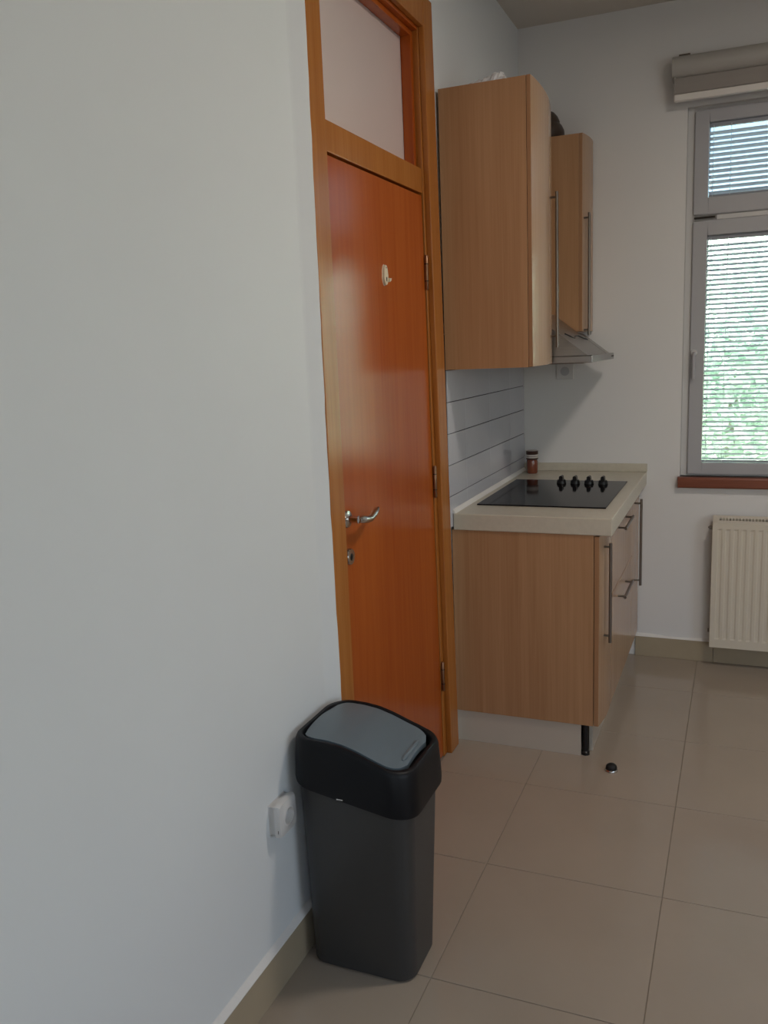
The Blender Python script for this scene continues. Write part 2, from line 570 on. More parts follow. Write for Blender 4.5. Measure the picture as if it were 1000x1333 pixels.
# oval cream hook on the leaf
oy, oz = 2.437, 1.722
hk = B()
prof = [(0.016 * math.cos(a), 0.029 * math.sin(a) if True else 0) for a in [2 * math.pi * k / 28 for k in range(28)]]
prof = [(oy + p[0] * (1 - .10 * (p[1] > 0)), oz + p[1]) for p in prof]
extrude_poly(hk, prof, 'x', -0.003, 0.005)
ho = obj('hook_plate', hk, CREAMP, door, smooth=False, bevel=0.0018)
tag(ho, 'small cream oval plate on the upper leaf')
bm = B()
extrude_poly(bm, [(oy + .012, oz - .020), (oy + .022, oz - .016), (oy + .027, oz - .008), (oy + .021, oz - .009), (oy + .014, oz - .008)], 'x', 0.001, 0.011)
obj('hook', bm, CREAMP, ho, bevel=0.001)
bm = B()
box(bm, 0.0046, 0.0056, oy - .003, oy + .003, oz - .018, oz - .006)
lathe(bm, [(0.0022, 0.0046), (0.0022, 0.0056)], (0, oy, oz + .021), 'x', 10)
obj('slot', bm, DARK, ho)

# ================================================================== WINDOW
win = thing('window_1', (1.28, YE, WZ0), 'grey-framed window with an upper and a lower sash in the end wall', 'window', kind='structure')
FY0, FY1 = 4.165, 4.235
def frame4(x0, x1, z0, z1, wl_, wr_, wb_, wt_, y0, y1):
    bm = B()
    box(bm, x0, x0 + wl_, y0, y1, z0, z1)
    box(bm, x1 - wr_, x1, y0, y1, z0, z1)
    box(bm, x0 + wl_, x1 - wr_, y0, y1, z0, z0 + wb_)
    box(bm, x0 + wl_, x1 - wr_, y0, y1, z1 - wt_, z1)
    return bm
fr = frame4(WX0, WX1, WZ0, WZ1, .040, .040, .030, .030, FY0, FY1)
box(fr, WX0 + .04, WX1 - .04, FY0, FY1, 1.985, 2.035)
obj('frame', fr, PVCW, win, bevel=0.003)
SX0, SX1 = 0.764, 1.80
up = obj('sash', frame4(SX0, SX1, 2.028, 2.452, .058, .058, .070, .050, 4.150, 4.200), PVC, win, bevel=0.004)
lo = obj('sash', frame4(SX0, SX1, 0.890, 2.000, .060, .060, .052, .062, 4.150, 4.200), PVC, win, bevel=0.004)
obj('pane', bx(SX0 + .05, SX1 - .05, 4.190, 4.194, 2.09, 2.41), PANE, up)
obj('pane', bx(SX0 + .05, SX1 - .05, 4.190, 4.194, 0.935, 1.945), PANE, lo)
obj('latch', bx(0.768, 0.855, 4.146, 4.152, 2.010, 2.018), DARK, win)
obj('rail_strip', bx(0.86, 1.795, 4.149, 4.166, 2.002, 2.022), PVCW, win, bevel=0.002)
hd = obj('window_handle', lathe(B(), [(0.014, 0.0), (0.014, -0.010), (0.012, -0.014)], (0.782, 4.150, 1.437), 'y', 20), PVCW, win, smooth=True)
obj('handle_lever', tube(B(), [(0.782, 4.136, 1.437), (0.782, 4.128, 1.430), (0.7815, 4.128, 1.38), (0.781, 4.130, 1.325)], .007, 10), PVC, hd, smooth=True)
bm = B()
extrude_poly(bm, [(YE + .03, 0.880), (YE - .028, 0.880), (YE - .033, 0.874), (YE - .033, 0.836), (YE - .028, 0.830), (YE, 0.830), (YE, 0.872), (YE + .03, 0.872)], 'x', 0.727, 1.86)
obj('window_sill', bm, SILLW, win, bevel=0.003)

# venetian blinds inside the sashes
def venetian(z0, z1, label, pitch, tilt, half):
    x0, x1 = SX0 + .0605, SX1 - .0605
    t = thing('venetian_blind', ((x0 + x1) / 2, 4.176, z0), label, 'blind', 'venetian blinds in the window sashes')
    obj('head_rail', bx(x0 - .0005, x1 + .0005, 4.167, 4.186, z1 - .018, z1), RAILM, t, bevel=0.002)
    obj('bottom_rail', bx(x0, x1, 4.169, 4.184, z0 + .002, z0 + .010), RAILM, t, bevel=0.002)
    zs = z0 + .018
    first = None
    th = -math.radians(-tilt)
    c, s = math.cos(th), math.sin(th)
    while zs < z1 - .024:
        if first is None:
            bm = B()
            pts = []
            for k in range(5):
                u = -1 + k / 2
                pts.append((u * half, 0.0012 * (1 - u * u)))
            poly = pts + [(p[0], p[1] - .0004) for p in reversed(pts)]
            poly = [(4.1765 + p[0] * c - p[1] * s, zs + p[0] * s + p[1] * c) for p in poly]
            extrude_poly(bm, poly, 'x', x0, x1)
            first = obj('slat', bm, SLATM, t)
            zf = zs
        else:
            copy_part(first, t, (0, 0, zs - zf))
        zs += pitch
    for xc in (x0 + .015, x0 + .085, x1 - .25, x1 - .015):
        obj('ladder_cord', tube(B(), [(xc, 4.1675, z0 + .005), (xc, 4.1675, z1 - .01)], .0011, 6), SLATM, t)
    return t
venetian(2.098, 2.402, 'white venetian blind in the small upper sash', 0.0222, -33, .0108)
venetian(0.942, 1.938, 'white venetian blind in the tall lower sash', 0.0208, -26, .0100)

# roller blind over the window
rb = thing('roller_blind', (1.3, YE, 2.46), 'rolled-up taupe roller blind above the window', 'blind')
RX0, RX1 = 0.672, 1.93
bm = B()
poly = [(YE, 2.660)]
for k in range(13):
    a = math.radians(100 + k * 13.5)
    poly.append((4.088 + .047 * math.cos(a), 2.617 + .045 * math.sin(a)))
poly += [(YE, 2.573)]
extrude_poly(bm, poly, 'x', RX0, RX1)
obj('cassette', bm, CASS, rb, smooth=True)
bm = B()
extrude_poly(bm, [(4.066, 2.575), (4.062, 2.545), (4.060, 2.508), (4.105, 2.508), (4.105, 2.575)], 'x', RX0 + .009, RX1 - .009)
obj('fabric_roll', bm, FABRIC, rb, bevel=0.006)
obj('bottom_bar', bx(RX0 + .010, RX1 - .010, 4.054, 4.082, 2.480, 2.507), BARW, rb, bevel=0.004)
obj('bracket', bx(RX0 + .025, RX0 + .070, 4.075, YE, 2.660, 2.667), NICKEL, rb, bevel=0.001)

# ================================================================== RADIATOR
rad = thing('radiator', (1.3, YE, 0.10), 'cream panel radiator with vertical flutes under the window', 'radiator')
AX0, AX1, AZ0, AZ1, AY = 0.884, 1.79, 0.106, 0.700, 4.036
bm = B()
pitch = 0.0333
zrows = [(AZ0, 0), (AZ0 + .038, 0), (AZ0 + .046, 1), (AZ1 - .046, 1), (AZ1 - .039, 0), (AZ1 - .017, 0)]
cols = []
x = AX0
k = 0
xsr = [AX0]
x = AX0 + .020
while x + pitch < AX1 - .01:
    for f, d in ((0.0, 0), (0.18, 1), (0.5, 1), (0.68, 0)):
        xsr.append((x + f * pitch, d))
    x += pitch
xsr = [(AX0, 0)] + xsr[1:] + [(AX1, 0)]
grid = []
for z, on in zrows:
    grid.append([bm.verts.new((xx, AY + (0.0030 if d and on else 0), z)) for xx, d in xsr])
for r0, r1 in zip(grid, grid[1:]):
    for i in range(len(r0) - 1):
        bm.faces.new((r0[i], r0[i + 1], r1[i + 1], r1[i]))
back = [bm.verts.new((xx, AY + .016, z)) for xx, z in ((AX0, AZ0), (AX1, AZ0), (AX1, AZ1 - .017), (AX0, AZ1 - .017))]
bm.faces.new(back)
bm.faces.new(grid[0] + [back[1], back[0]])
bm.faces.new(grid[-1][::-1] + [back[3], back[2]])
bm.faces.new([r[0] for r in grid][::-1] + [back[0], back[3]])
bm.faces.new([r[-1] for r in grid] + [back[2], back[1]])
obj('front_panel', bm, RADM, rad)
obj('rear_panel', bx(AX0 + .002, AX1, 4.098, 4.112, AZ0, AZ1 - .004), RADM, rad, bevel=0.002)
obj('side_cover', bx(AX0 - .002, AX0 + .004, AY + .012, 4.104, AZ0 + .006, AZ1 - .016), RADM, rad, bevel=0.002)
obj('convector_core', bx(AX0 + .03, AX1 - .03, AY + .03, 4.09, AZ0 + .05, AZ1 - .06), DARK, rad)  # core coloured near black for the shade inside the grille slots
bm = B()
def rtop(yy):
    return AZ1 - .012 + (yy - AY) / .076 * .020
def slab(x0, x1, y0, y1, th):
    hexa(bm, [(x0, y0, rtop(y0) - th), (x1, y0, rtop(y0) - th), (x1, y1, rtop(y1) - th), (x0, y1, rtop(y1) - th),
              (x0, y0, rtop(y0)), (x1, y0, rtop(y0)), (x1, y1, rtop(y1)), (x0, y1, rtop(y1))])
slab(AX0, AX1, AY - .001, AY + .026, .006)
slab(AX0, AX1, 4.088, 4.112, .006)
slab(AX0, AX0 + .026, AY + .026, 4.088, .006)
x = AX0 + .036
while x < AX1 - .01:
    slab(x, x + .0045, AY + .026, 4.088, .002)
    x += .0135
obj('top_grille', bm, RADM, rad)
obj('air_vent', lathe(B(), [(0.008, 0.0), (0.008, -0.012), (0.004, -0.014), (0.004, -0.018)], (AX0 - .002, 4.07, AZ1 - .040), 'x', 14), NICKEL, rad, smooth=True)
obj('end_plug', lathe(B(), [(0.009, 0.0), (0.009, -0.008)], (AX0 - .002, 4.07, AZ0 + .070), 'x', 14), NICKEL, rad, smooth=True)
obj('wall_bracket', bx(1.02, 1.06, 4.112, YE, AZ0 + .08, AZ1 - .10), RADM, rad)
obj('wall_bracket', bx(1.60, 1.64, 4.112, YE, AZ0 + .08, AZ1 - .10), RADM, rad)

# ================================================================== SPLASHBACK TILES (part of the left wall)
obj('splash_grout', bx(0.0, 0.0065, 2.958, YE, 0.85, 1.55), SPLASHG, wall_left)
zrow = [0.850, 0.9655, 1.081, 1.1955, 1.310, 1.4245, 1.54]
sp_cache = {}
ysp = cuts(2.83, 0.345, 2.960, YE - .001)
for r, (za, zb) in enumerate(zip(zrow, zrow[1:])):
    for c, d in zip(ysp, ysp[1:]):
        key = (round(d - c, 3), round(zb - za, 4))
        L, H = key
        if key not in sp_cache:
            t = obj('tile', bx(0.006, 0.0105, -L / 2 + .0004, L / 2 - .0004, -H / 2 + .0012, H / 2 - .0012), SPLASH, wall_left, bevel=0.0008, seg=1)
            sp_cache[key] = t
        else:
            t = copy_part(sp_cache[key], wall_left, (0, 0, 0))
        t.location = (0, (c + d) / 2, (za + zb) / 2)

# ================================================================== KITCHEN
def handle(parent, name, p0, p1, off, posts):
    """bar handle from p0 to p1 standing off the front by off in -x for its posts"""
    bm = B()
    tube(bm, [p0, p1], 0.0058, 12)
    h_ = obj(name, bm, NICKEL, parent, smooth=True)
    p0, p1 = Vector(p0), Vector(p1)
    for f in posts:
        q = p0.lerp(p1, f)
        obj('post', tube(B(), [q, q - Vector((off, 0, 0))], 0.0042, 10), NICKEL, h_, smooth=True)
    return h_

def curved_front(y0, y1, z0, z1, xa, xb, bulge, thick, seg=14):
    """door panel bowed outwards, xa/xb: face x at y0/y1"""
    bm = B()
    pts = []
    for k in range(seg + 1):
        t = k / seg
        pts.append((xa + (xb - xa) * t + bulge * (1 - (2 * t - 1) ** 2), y0 + (y1 - y0) * t))
    poly = pts + [(pts[-1][0] - thick, y1), (pts[0][0] - thick, y0)]
    extrude_poly(bm, poly, 'z', z0, z1)
    return bm

# --- base units
G1, G2, G3, G4 = 2.990, 3.200, 3.860, 4.128
CZ0, CZ1 = 0.125, 0.838
b1 = thing('base_cabinet', (0.27, (G1 + G2) / 2, 0), 'narrow oak base cabinet with the long end panel facing the wooden door', 'cabinet', 'base cabinets under the worktop')
obj('carcass', bx(0.004, 0.524, G1, G2 - .001, CZ0, CZ1), OAK, b1, bevel=0.001)
obj('door', curved_front(G1, G2 - .002, CZ0 + .002, CZ1 - .004, 0.543, 0.556, 0.006, 0.0165), OAKF, b1, smooth=True)
obj('edge_strip', bx(0.5268, 0.5425, G1 - .0008, G1 + .0002, CZ0 + .002, CZ1 - .004), EDGE, b1)
handle(b1.children[1], 'door_handle', (0.574, 3.050, 0.798), (0.574, 3.050, 0.430), 0.034, (0.035, 0.93))
obj('leg', lathe(B(), [(0.016, 0), (0.016, 0.010), (0.011, 0.014), (0.0095, 0.125)], (0.492, 3.018, 0), 'z', 16), BLACK, b1, smooth=True)
obj('leg', lathe(B(), [(0.016, 0), (0.016, 0.010), (0.011, 0.014), (0.0095, 0.125)], (0.08, 3.080, 0), 'z', 16), BLACK, b1, smooth=True)

b2 = thing('base_cabinet', (0.27, (G2 + G3) / 2, 0), 'wide oak base cabinet with two drawers below the hob', 'cabinet', 'base cabinets under the worktop')
obj('carcass', bx(0.012, 0.536, G2 + .001, G3 - .001, CZ0, CZ1), OAK, b2)
d1 = obj('drawer', bx(0.537, 0.556, G2 + .002, G3 - .002, 0.562, CZ1 - .004), OAKF, b2, bevel=0.002)
d2 = obj('drawer', bx(0.537, 0.556, G2 + .002, G3 - .002, CZ0 + .002, 0.558), OAKF, b2, bevel=0.002)
handle(d1, 'drawer_handle', (0.585, 3.385, 0.783), (0.585, 3.640, 0.783), 0.030, (0.06, 0.94))
handle(d2, 'drawer_handle', (0.585, 3.385, 0.505), (0.585, 3.640, 0.505), 0.030, (0.06, 0.94))
for yy in (3.26, 3.80):
    obj('leg', lathe(B(), [(0.016, 0), (0.016, 0.010), (0.011, 0.014), (0.0095, 0.125)], (0.10, yy, 0), 'z', 16), BLACK, b2, smooth=True)

b3 = thing('base_cabinet', (0.27, (G3 + G4) / 2, 0), 'oak base cabinet with one door in the corner by the end wall', 'cabinet', 'base cabinets under the worktop')
obj('carcass', bx(0.012, 0.536, G3 + .001, G4, CZ0, CZ1), OAK, b3)
obj('door', bx(0.537, 0.556, G3 + .002, G4 - .003, CZ0 + .002, CZ1 - .004), OAKF, b3, bevel=0.002)
handle(b3.children[1], 'door_handle', (0.585, 3.945, 0.803), (0.585, 3.945, 0.403), 0.030, (0.05, 0.94))
for yy in (3.92, 4.06):
    obj('leg', lathe(B(), [(0.016, 0), (0.016, 0.010), (0.011, 0.014), (0.0095, 0.125)], (0.10, yy, 0), 'z', 16), BLACK, b3, smooth=True)

pe = obj('kickboard', bx(0.004, 0.478, 2.998, 3.012, 0.0, 0.1235), PLINTH, bevel=0.001)
tag(pe, 'cream kickboard under the long cabinet end panel by the wooden door', 'kickboard')
pf = obj('kickboard', bx(0.500, 0.514, 3.050, 4.125, 0.0, 0.1235), PLINTH, bevel=0.001)
tag(pf, 'cream kickboard running under the drawer fronts to the end wall', 'kickboard')

# --- worktop with upstands
wt = thing('worktop', (0.3, 3.56, 0.84), 'cream stone-look worktop with a raised edge along the end wall', 'worktop')
obj('slab', bx(0.012, 0.587, 2.985, YE - .001, 0.8385, 0.900), STONE, wt, bevel=0.003)
obj('end_upstand', bx(0.012, 0.590, YE - .018, YE - .001, 0.9002, 0.938), STONE, wt, bevel=0.002)
bm = B()
extrude_poly(bm, [(0.0107, 0.9002), (0.021, 0.9002), (0.019, 0.906), (0.014, 0.914), (0.0107, 0.916)], 'y', 2.985, YE - .02)
obj('side_upstand', bm, CAULK, wt)
# --- hob
hob = thing('hob', (0.295, 3.485, 0.90), 'black glass ceramic hob set into the cream worktop', 'hob')
obj('glass', bx(0.050, 0.540, 3.166, 3.804, 0.9003, 0.9052), GLASSB, hob, bevel=0.0015)
kn = None
for xk in (0.272, 0.331, 0.390, 0.449):
    c = (xk, 3.715, 0.9052)
    bm = B()
    lathe(bm, [(0.0205, 0), (0.0205, 0.004), (0.0185, 0.012), (0.0165, 0.016)], c, 'z', 24)
    k_ = obj('knob', bm, BLACK, hob, smooth=True)
    bm = B()
    extrude_poly(bm, [(xk - .0075, 0.9190), (xk + .0075, 0.9190), (xk + .0065, 0.9350), (xk + .003, 0.9385), (xk - .003, 0.9385), (xk - .0065, 0.9350)], 'y', 3.696, 3.734)
    obj('grip', bm, BLACK, k_, bevel=0.001)

# --- spice jar
jr = thing('spice_jar', (0.072, 4.03, 0.9002), 'small brown spice jar with a pale label in the worktop corner', 'jar')
c = (0.072, 4.03, 0.9003)
obj('body', lathe(B(), [(0.022, 0), (0.0255, 0.004), (0.0265, 0.030), (0.0265, 0.056), (0.024, 0.066)], c, 'z', 28), JARB, jr, smooth=True)
obj('collar', lathe(B(), [(0.0245, 0.066), (0.0285, 0.068), (0.0285, 0.074), (0.027, 0.0745)], c, 'z', 28), JARD, jr, smooth=True)
obj('label_band', lathe(B(), [(0.0272, 0.0746), (0.0278, 0.076), (0.0278, 0.090), (0.0272, 0.0906)], c, 'z', 28), JARL, jr, smooth=True)
bm = lathe(B(), [(0.0282, 0.0815), (0.0282, 0.0832)], c, 'z', 28)
obj('label_stripe', bm, JARD, jr)
obj('lid', lathe(B(), [(0.0275, 0.0908), (0.0285, 0.092), (0.0285, 0.106), (0.0265, 0.108)], c, 'z', 28), JARD, jr, smooth=True)
obj('lid_top', lathe(B(), [(0.0262, 0.1081), (0.0262, 0.1092), (0.024, 0.1098)], c, 'z', 28), JARL, jr)

# --- wall cabinets
UZ0, UZ1 = 1.427, 2.357
UY0, UY1 = 2.945, 3.405
u1 = thing('wall_cabinet', (0.155, 3.18, UZ0), 'large oak wall cabinet nearest the wooden door', 'cabinet', 'oak wall cabinets')
bm = B()
extrude_poly(bm, [(0.0108, UY0), (0.3100, UY0), (0.2820, UY1), (0.0108, UY1)], 'z', UZ0, UZ1)
obj('carcass', bm, OAK, u1, bevel=0.001)
u1d = obj('door', curved_front(UY0, UY1, UZ0 + .002, UZ1, 0.325, 0.297, 0.016, 0.0135, 20), OAKF, u1, smooth=True)
obj('edge_strip', bx(0.3116, 0.3245, UY0 - .0008, UY0 + .0002, UZ0 + .002, UZ1), EDGE, u1)
handle(u1d, 'door_handle', (0.336, 3.310, 2.050), (0.336, 3.310, 1.489), 0.030, (0.035, 0.925))
u2 = thing('wall_cabinet', (0.155, 4.03, 1.55), 'slim oak wall cabinet in the corner above the cooker hood', 'cabinet', 'oak wall cabinets')
obj('carcass', bx(0.0108, 0.309, 3.930, 4.132, 1.552, 2.379), OAK, u2, bevel=0.001)
u2d = obj('door', curved_front(3.930, 4.132, 1.552, 2.379, 0.324, 0.338, 0.008, 0.014), OAKF, u2, smooth=True)
obj('edge_strip', bx(0.3104, 0.3235, 3.9292, 3.9302, 1.554, 2.378), EDGE, u2)
handle(u2d, 'door_handle', (0.350, 3.950, 2.055), (0.350, 3.950, 1.535), 0.024, (0.040, 0.955))

# --- cooker hood
hood = thing('cooker_hood', (0.22, 3.72, 1.425), 'brushed steel wedge cooker hood between the two wall cabinets', 'hood')
HY0, HY1 = 3.424, 4.035
obj('lip', bx(0.0108, 0.447, HY0, HY1, 1.4255, 1.4525), STEEL, hood, bevel=0.0025)
bm = B()
extrude_poly(bm, [(0.0108, 1.4527), (0.428, 1.4527), (0.412, 1.465), (0.200, 1.630), (0.0108, 1.630)], 'y', HY0 + .004, 3.925)
obj('sloped_body', bm, STEEL, hood, bevel=0.002)
bm = B()
extrude_poly(bm, [(0.0108, 1.4527), (0.428, 1.4527), (0.412, 1.465), (0.319, 1.537), (0.300, 1.546), (0.0108, 1.546)], 'y', 3.9255, HY1 - .004)
obj('side_body', bm, STEEL, hood, bevel=0.002)
obj('control_slot', bx(0.4472, 0.4480, 3.955, 4.025, 1.437, 1.442), DARK, hood)
obj('corner_trim', bx(0.4440, 0.4485, HY0 - .001, HY0 + .010, 1.4265, 1.4520), CHROME, hood, bevel=0.001)
obj('underside_filter', bx(0.04, 0.41, HY0 + .03, HY1 - .03, 1.4225, 1.4254), NICKEL, hood)
def wedge(x):
    return 1.465 + (0.412 - x) * 0.778
cab = [(0.318, 3.560, wedge(.318) + .0028), (0.330, 3.600, wedge(.330) + .0028), (0.340, 3.650, wedge(.345) + .0028),
       (0.330, 3.720, wedge(.330) + .0028), (0.328, 3.800, wedge(.328) + .0028), (0.345, 3.870, wedge(.345) + .0028), (0.350, 3.915, wedge(.350) + .0028)]
obj('cable', tube(B(), cab, 0.0024, 8), BLACK, hood, smooth=True)
# dark strip painted in as the shadow between lip and sloped body
obj('gap_shade', bx(0.2, 0.4475, HY0 - .0006, HY0 + .004, 1.4518, 1.4534), DARK, hood)

# --- things on the cabinets
pot = thing('lidded_pot', (0.140, 4.035, 2.379), 'dark brown rounded lidded pot on top of the slim wall cabinet', 'pot')
c = (0.140, 4.035, 2.3795)
obj('pot_body', lathe(B(), [(0.060, 0), (0.078, 0.008), (0.087, 0.028), (0.086, 0.045), (0.076, 0.066), (0.066, 0.076)], c, 'z', 32), POTM, pot, smooth=True)
obj('pot_lid', lathe(B(), [(0.066, 0.0765), (0.067, 0.084), (0.058, 0.104), (0.042, 0.122), (0.018, 0.132), (0.010, 0.134)], c, 'z', 32), POTM, pot, smooth=True)
obj('lid_knob', lathe(B(), [(0.008, 0.134), (0.008, 0.140), (0.015, 0.148), (0.013, 0.156), (0.005, 0.160)], c, 'z', 20), POTM, pot, smooth=True)

rnd = random.Random(11)
bm = B()
NX, NY = 26, 12
rows = []
for i in range(NX):
    row = []
    for j in range(NY):
        u, v = i / (NX - 1), j / (NY - 1)
        env = math.sin(math.pi * u) ** .6 * math.sin(math.pi * v) ** .5
        peak = math.exp(-((u - .70) / .16) ** 2)
        hgt = env * (0.020 + 0.022 * peak) * (0.45 + 0.9 * rnd.random())
        row.append(bm.verts.new((0.085 + .17 * u + rnd.uniform(-.003, .003), 2.960 + .10 * v + rnd.uniform(-.003, .003), UZ1 + .0012 + hgt)))
    rows.append(row)
for i in range(NX - 1):
    for j in range(NY - 1):
        bm.faces.new((rows[i][j], rows[i + 1][j], rows[i + 1][j + 1], rows[i][j + 1]))
bag = obj('plastic_bag', bm, BAGM)
tag(bag, 'crumpled pale plastic bag on top of the large wall cabinet', 'bag')

# ================================================================== SOCKETS
ws = thing('wall_socket', (0.209, YE, 1.372), 'square wall socket under the cooker hood on the end wall', 'socket')
obj('plate', bx(0.169, 0.249, YE - .009, YE, 1.335, 1.412), WHITEP, ws, bevel=0.003)
obj('recess', lathe(B(), [(0.021, 0), (0.021, -0.0012), (0.018, -0.0014)], (0.209, YE - .009, 1.3735), 'y', 24), PVC, ws)

fs = thing('wall_socket', (0, 1.625, 0.43), 'white round-holed socket low on the left wall beside the bin', 'socket')
SY, SZ = 1.622, 0.434
bm = B()
extrude_poly(bm, [(SY - .036, SZ - .036), (SY + .036, SZ - .036), (SY + .036, SZ + .036), (SY - .036, SZ + .036)], 'x', 0.0, 0.016)
obj('back_box', bm, WHITEP, fs, bevel=0.003)
bm = B()
ring_o, ring_i, ring_d = [], [], []
K = 32
def sqr(a, r, p=6):
    ca, sa = math.cos(a), math.sin(a)
    q = (abs(ca) ** p + abs(sa) ** p) ** (-1 / p)
    return SY + r * ca * q, SZ + r * sa * q
prof = [(0.016, .042, 8), (0.025, .042, 8), (0.030, .039, 8), (0.033, .025, 2.0), (0.034, .0235, 2.0), (0.034, .0205, 2.0), (0.018, .0195, 2.0)]
rings = []
for x, r, p in prof:
    rings.append([bm.verts.new((x, *sqr(2 * math.pi * k / K, r, p))) for k in range(K)])
for a, b in zip(rings, rings[1:]):
    for k in range(K):
        j = (k + 1) % K
        bm.faces.new((a[k], a[j], b[j], b[k]))
bm.faces.new(rings[0])
bm.faces.new(rings[-1])
face = obj('face_plate', bm, WHITEP, fs, smooth=True)
bm = B()
for dy in (-.0095, .0095):
    lathe(bm, [(0.003, 0.0181), (0.003, 0.0186)], (0, SY + dy, SZ), 'x', 12)
obj('pin_hole', bm, DARK, face)
obj('mark', bx(0.0255, 0.0262, SY - .0425, SY - .0395, SZ - .026, SZ - .018), DARK, face)

# ================================================================== WASTE BIN
bn = thing('waste_bin', (0.165, 1.79, 0), 'grey plastic waste bin with black collar and blue-grey swing lid', 'bin')
def rrect(x0, x1, y0, y1, r, z, n_=8, zf=None):
    pts = []
    for cx, cy, a0 in ((x1 - r, y1 - r, 0), (x0 + r, y1 - r, 90), (x0 + r, y0 + r, 180), (x1 - r, y0 + r, 270)):
        for k in range(n_ + 1):
            a = math.radians(a0 + 90 * k / n_)
            X, Y = cx + r * math.cos(a), cy + r * math.sin(a)
            pts.append((X, Y, z if zf is None else zf(X, Y)))
    return pts
def dens(pts, m=6):
    """add points along the straight runs so curved tops follow the arch"""
    out = []
    L = len(pts)
    for i in range(L):
        a, b = Vector(pts[i]), Vector(pts[(i + 1) % L])
        d = (b - a).length
        k = max(1, int(d / 0.018))
        for q in range(k):
            out.append(a.lerp(b, q / k))
    return out
def loft(bm, rings, cap0=True, cap1=True):
    R_ = [[bm.verts.new(p) for p in r] for r in rings]
    n_ = len(R_[0])
    for a, b in zip(R_, R_[1:]):
        for k in range(n_):
            j = (k + 1) % n_
            bm.faces.new((a[k], a[j], b[j], b[k]))
    if cap0:
        bm.faces.new(R_[0][::-1])
    if cap1:
        bm.faces.new(R_[-1])
    return R_
def ztop(x):
    """arched side profile of collar and lid"""
    P_ = [(0.0, 0.604), (0.06, 0.607), (0.11, 0.6055), (0.15, 0.600), (0.19, 0.588), (0.23, 0.572), (0.27, 0.558), (0.33, 0.547)]
    x = max(0.0, min(0.33, x))
    for (a, za), (b, zb) in zip(P_, P_[1:]):
        if x <= b:
            t = (x - a) / (b - a)
            return za + (zb - za) * t
    return P_[-1][1]
def zbot(x):
    return 0.496 - 0.178 * x
# body
bx0, bx1, by0, by1 = 0.030, 0.302, 1.684, 1.872
tx0, tx1, ty0, ty1 = 0.018, 0.312, 1.676, 1.916
rings = []
for t, ins, r in ((0.0, 0.006, 0.040), (0.012, 0.0, 0.044), (0.25, 0, 0.046), (0.6, 0, 0.048), (1.0, 0, 0.05)):
    L = lambda a, b: a + (b - a) * t
    rings.append(rrect(L(bx0, tx0) + ins, L(bx1, tx1) - ins, L(by0, ty0) + ins, L(by1, ty1) - ins, r, 0.001 + t * 0.45))
top = rrect(tx0, tx1, ty0, ty1, .05, 0, zf=lambda X, Y: zbot(X) + .02)
rings.append(top)
bm = B()
loft(bm, rings)
body = obj('bin_body', bm, BINB, bn, smooth=True)
# collar
cx0, cx1, cy0, cy1 = 0.0075, 0.326, 1.662, 1.932
def ringc(ins, r, f):
    base = rrect(cx0, cx1, cy0, cy1, 0.062, 0)
    base = dens(base)
    cxm, cym = (cx0 + cx1) / 2, (cy0 + cy1) / 2
    hx, hy = (cx1 - cx0) / 2, (cy1 - cy0) / 2
    out = []
    for p in base:
        X = cxm + (p.x - cxm) * (hx - ins) / hx
        Y = cym + (p.y - cym) * (hy - ins) / hy
        out.append((X, Y, f(X)))
    return out
bm = B()
rg = [ringc(0.008, .06, lambda X: zbot(X) + .001),
      ringc(0.001, .06, lambda X: zbot(X) - .001),
      ringc(0.0, .06, lambda X: zbot(X) + .010),
      ringc(0.002, .06, lambda X: (zbot(X) + ztop(X)) / 2),
      ringc(0.005, .06, lambda X: ztop(X) - .012),
      ringc(0.008, .06, lambda X: ztop(X) - .003),
      ringc(0.012, .06, lambda X: ztop(X)),
      ringc(0.019, .06, lambda X: ztop(X) - .001),
      ringc(0.023, .06, lambda X: ztop(X) - .008),
      ringc(0.024, .06, lambda X: ztop(X) - .030)]
loft(bm, rg, cap0=False, cap1=True)
collar = obj('collar', bm, BINC, bn, smooth=True)
# lid: swing flap, barrel shaped
def inside(ins, zoff, n=24):
    bm = B()
    x0_, x1_, y0_, y1_ = cx0 + ins, cx1 - ins - .006, cy0 + ins, cy1 - ins
    r = 0.045
    rows = []
    NXl, NYl = 30, 16
    for i in range(NXl + 1):
        X = x0_ + (x1_ - x0_) * i / NXl
        d0, d1 = X - x0_, x1_ - X
        dd = min(d0, d1)
        cut = r - math.sqrt(max(0, r * r - (r - dd) ** 2)) if dd < r else 0
        row = []
        for j in range(NYl + 1):
            Y = (y0_ + cut) + (y1_ - y0_ - 2 * cut) * j / NYl
            v = 2 * j / NYl - 1
            row.append(bm.verts.new((X, Y, ztop(X) + zoff + .006 * (1 - v * v) - .004 * (abs(2 * i / NXl - 1) ** 10))))
        rows.append(row)
    for a, b in zip(rows, rows[1:]):
        for j in range(NYl):
            bm.faces.new((a[j], b[j], b[j + 1], a[j + 1]))
    ext = bmesh.ops.extrude_face_region(bm, geom=list(bm.faces))
    vs = [e_ for e_ in ext['geom'] if isinstance(e_, bmesh.types.BMVert)]
    bmesh.ops.translate(bm, verts=vs, vec=(0, 0, -.012))
    return bm
lid = obj('swing_lid', inside(0.0265, -0.001), BINL, bn, smooth=True)
bm = B()
gx = 0.281
gr = []
for k in range(9):
    yy = 1.735 + k * .108 / 8
    gr.append((gx, yy, ztop(gx) + .0015))
tube(bm, gr, .0065, 10, radii=[.002] + [.0065] * 7 + [.002])
obj('lid_grip', bm, BINL, lid, smooth=True)
obj('maker_mark', bx(0.140, 0.156, 1.6605, 1.6625, zbot(.146) + .002, zbot(.146) + .005), CHROME, collar)

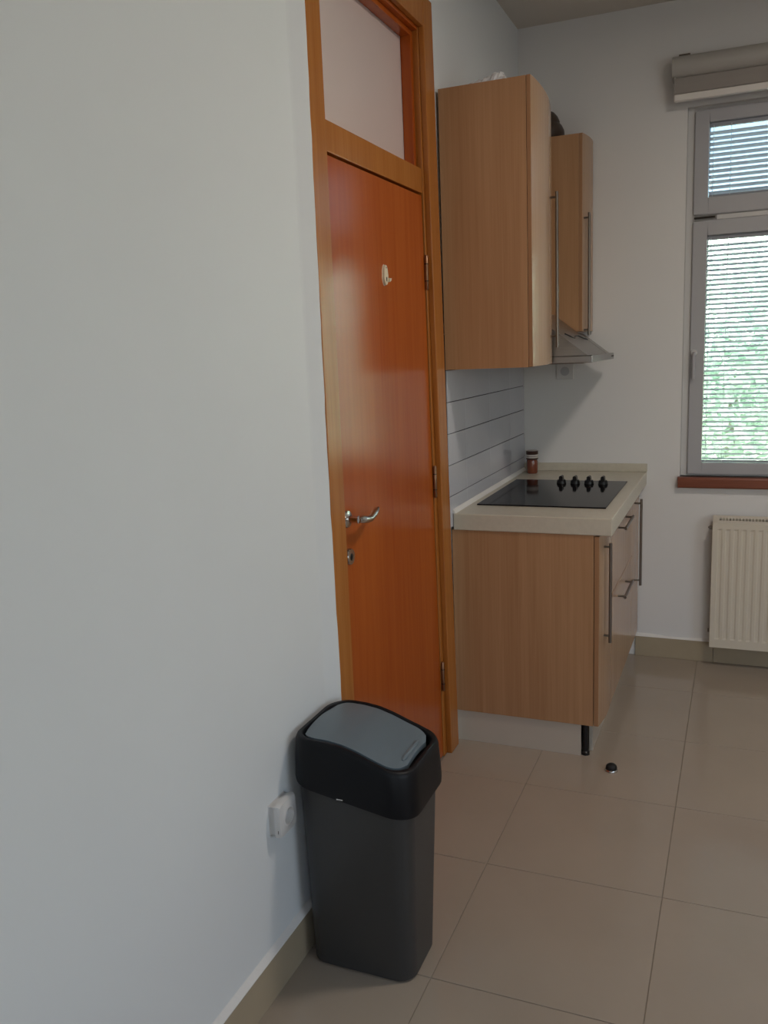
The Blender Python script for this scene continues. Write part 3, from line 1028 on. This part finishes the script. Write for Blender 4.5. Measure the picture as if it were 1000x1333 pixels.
# ================================================================== DOOR STOP on the floor
ds = thing('door_stop', (0.600, 2.915, 0), 'small black half-dome door stop with a chrome rim on the tiles', 'door stop')
c = (0.600, 2.915, 0.0004)
obj('rim', lathe(B(), [(0.0225, 0), (0.0228, 0.004), (0.0205, 0.0075)], c, 'z', 28), CHROME, ds, smooth=True)
c = (0.600, 2.919, 0.0004)
obj('dome', lathe(B(), [(0.0190, 0.0072), (0.0200, 0.011), (0.0180, 0.018), (0.0125, 0.0230), (0.006, 0.0255)], c, 'z', 28), BLACKM, ds, smooth=True)
bm = B()
obj('screw', lathe(B(), [(0.003, 0), (0.003, -0.002)], (0.603, 2.8945, 0.008), 'y', 10), CHROME, ds)

# ================================================================== CEILING LAMP (out of view)
cl = thing('ceiling_lamp', (1.55, 2.30, ZC - .09), 'round opal ceiling lamp over the kitchen floor, outside the picture', 'lamp')
obj('base_plate', lathe(B(), [(0.16, 0), (0.16, -0.03)], (1.55, 2.30, ZC), 'z', 32), LAMPW, cl)
l_ = area('lamp_light', (0, 0, 0.04), (0, 0, 0), 0.32, 0.32, 30, (1.0, 0.90, 0.81), shape='DISK')
l_.parent = cl

# ================================================================== GARDEN outside the window
gd = obj('ground', bx(-12, 14, YE + .3, 30, -0.75, -0.65), GRASS, origin=(0, 0, 0))
tag(gd, 'grass garden outside the window', 'ground', kind='structure')
tree_k = 9500
def tree(x, y, h, r, seed, label):
    rnd = random.Random(seed)
    t = thing('tree', (x, y, -0.65), label, 'tree', 'garden trees behind the blinds')
    obj('trunk', tube(B(), [(x, y, -0.65), (x + .05, y, h * .35), (x, y + .05, h * .7)], .09, 10, radii=[.07, .05, .02]), BARK, t, smooth=True)
    bm = B()
    for k in range(tree_k):
        while True:
            p = Vector((rnd.uniform(-1, 1), rnd.uniform(-1, 1), rnd.uniform(-1, 1)))
            if p.length < 1:
                break
        q = Vector((x, y, h * .58)) + Vector((p.x * r, p.y * r, p.z * h * .60))
        a = Vector((rnd.uniform(-1, 1), rnd.uniform(-1, 1), rnd.uniform(-.6, .6))).normalized()
        b = a.cross(Vector((rnd.uniform(-1, 1), rnd.uniform(-1, 1), 1))).normalized()
        s = rnd.uniform(.05, .10)
        vs = [bm.verts.new(q + a * s), bm.verts.new(q + b * s * .5), bm.verts.new(q - a * s), bm.verts.new(q - b * s * .5)]
        bm.faces.new(vs)
    f = obj('foliage', bm, LEAF, t)
    f['kind'] = 'stuff'
tree(-2.3, 9.6, 2.35, 1.25, 1, 'leafy tree outside, furthest to the left of the window view')
tree(0.85, 9.8, 2.2, 1.30, 2, 'leafy tree outside, in the middle of the window view')
tree(3.9, 9.4, 2.4, 1.25, 3, 'leafy tree outside, furthest to the right of the window view')
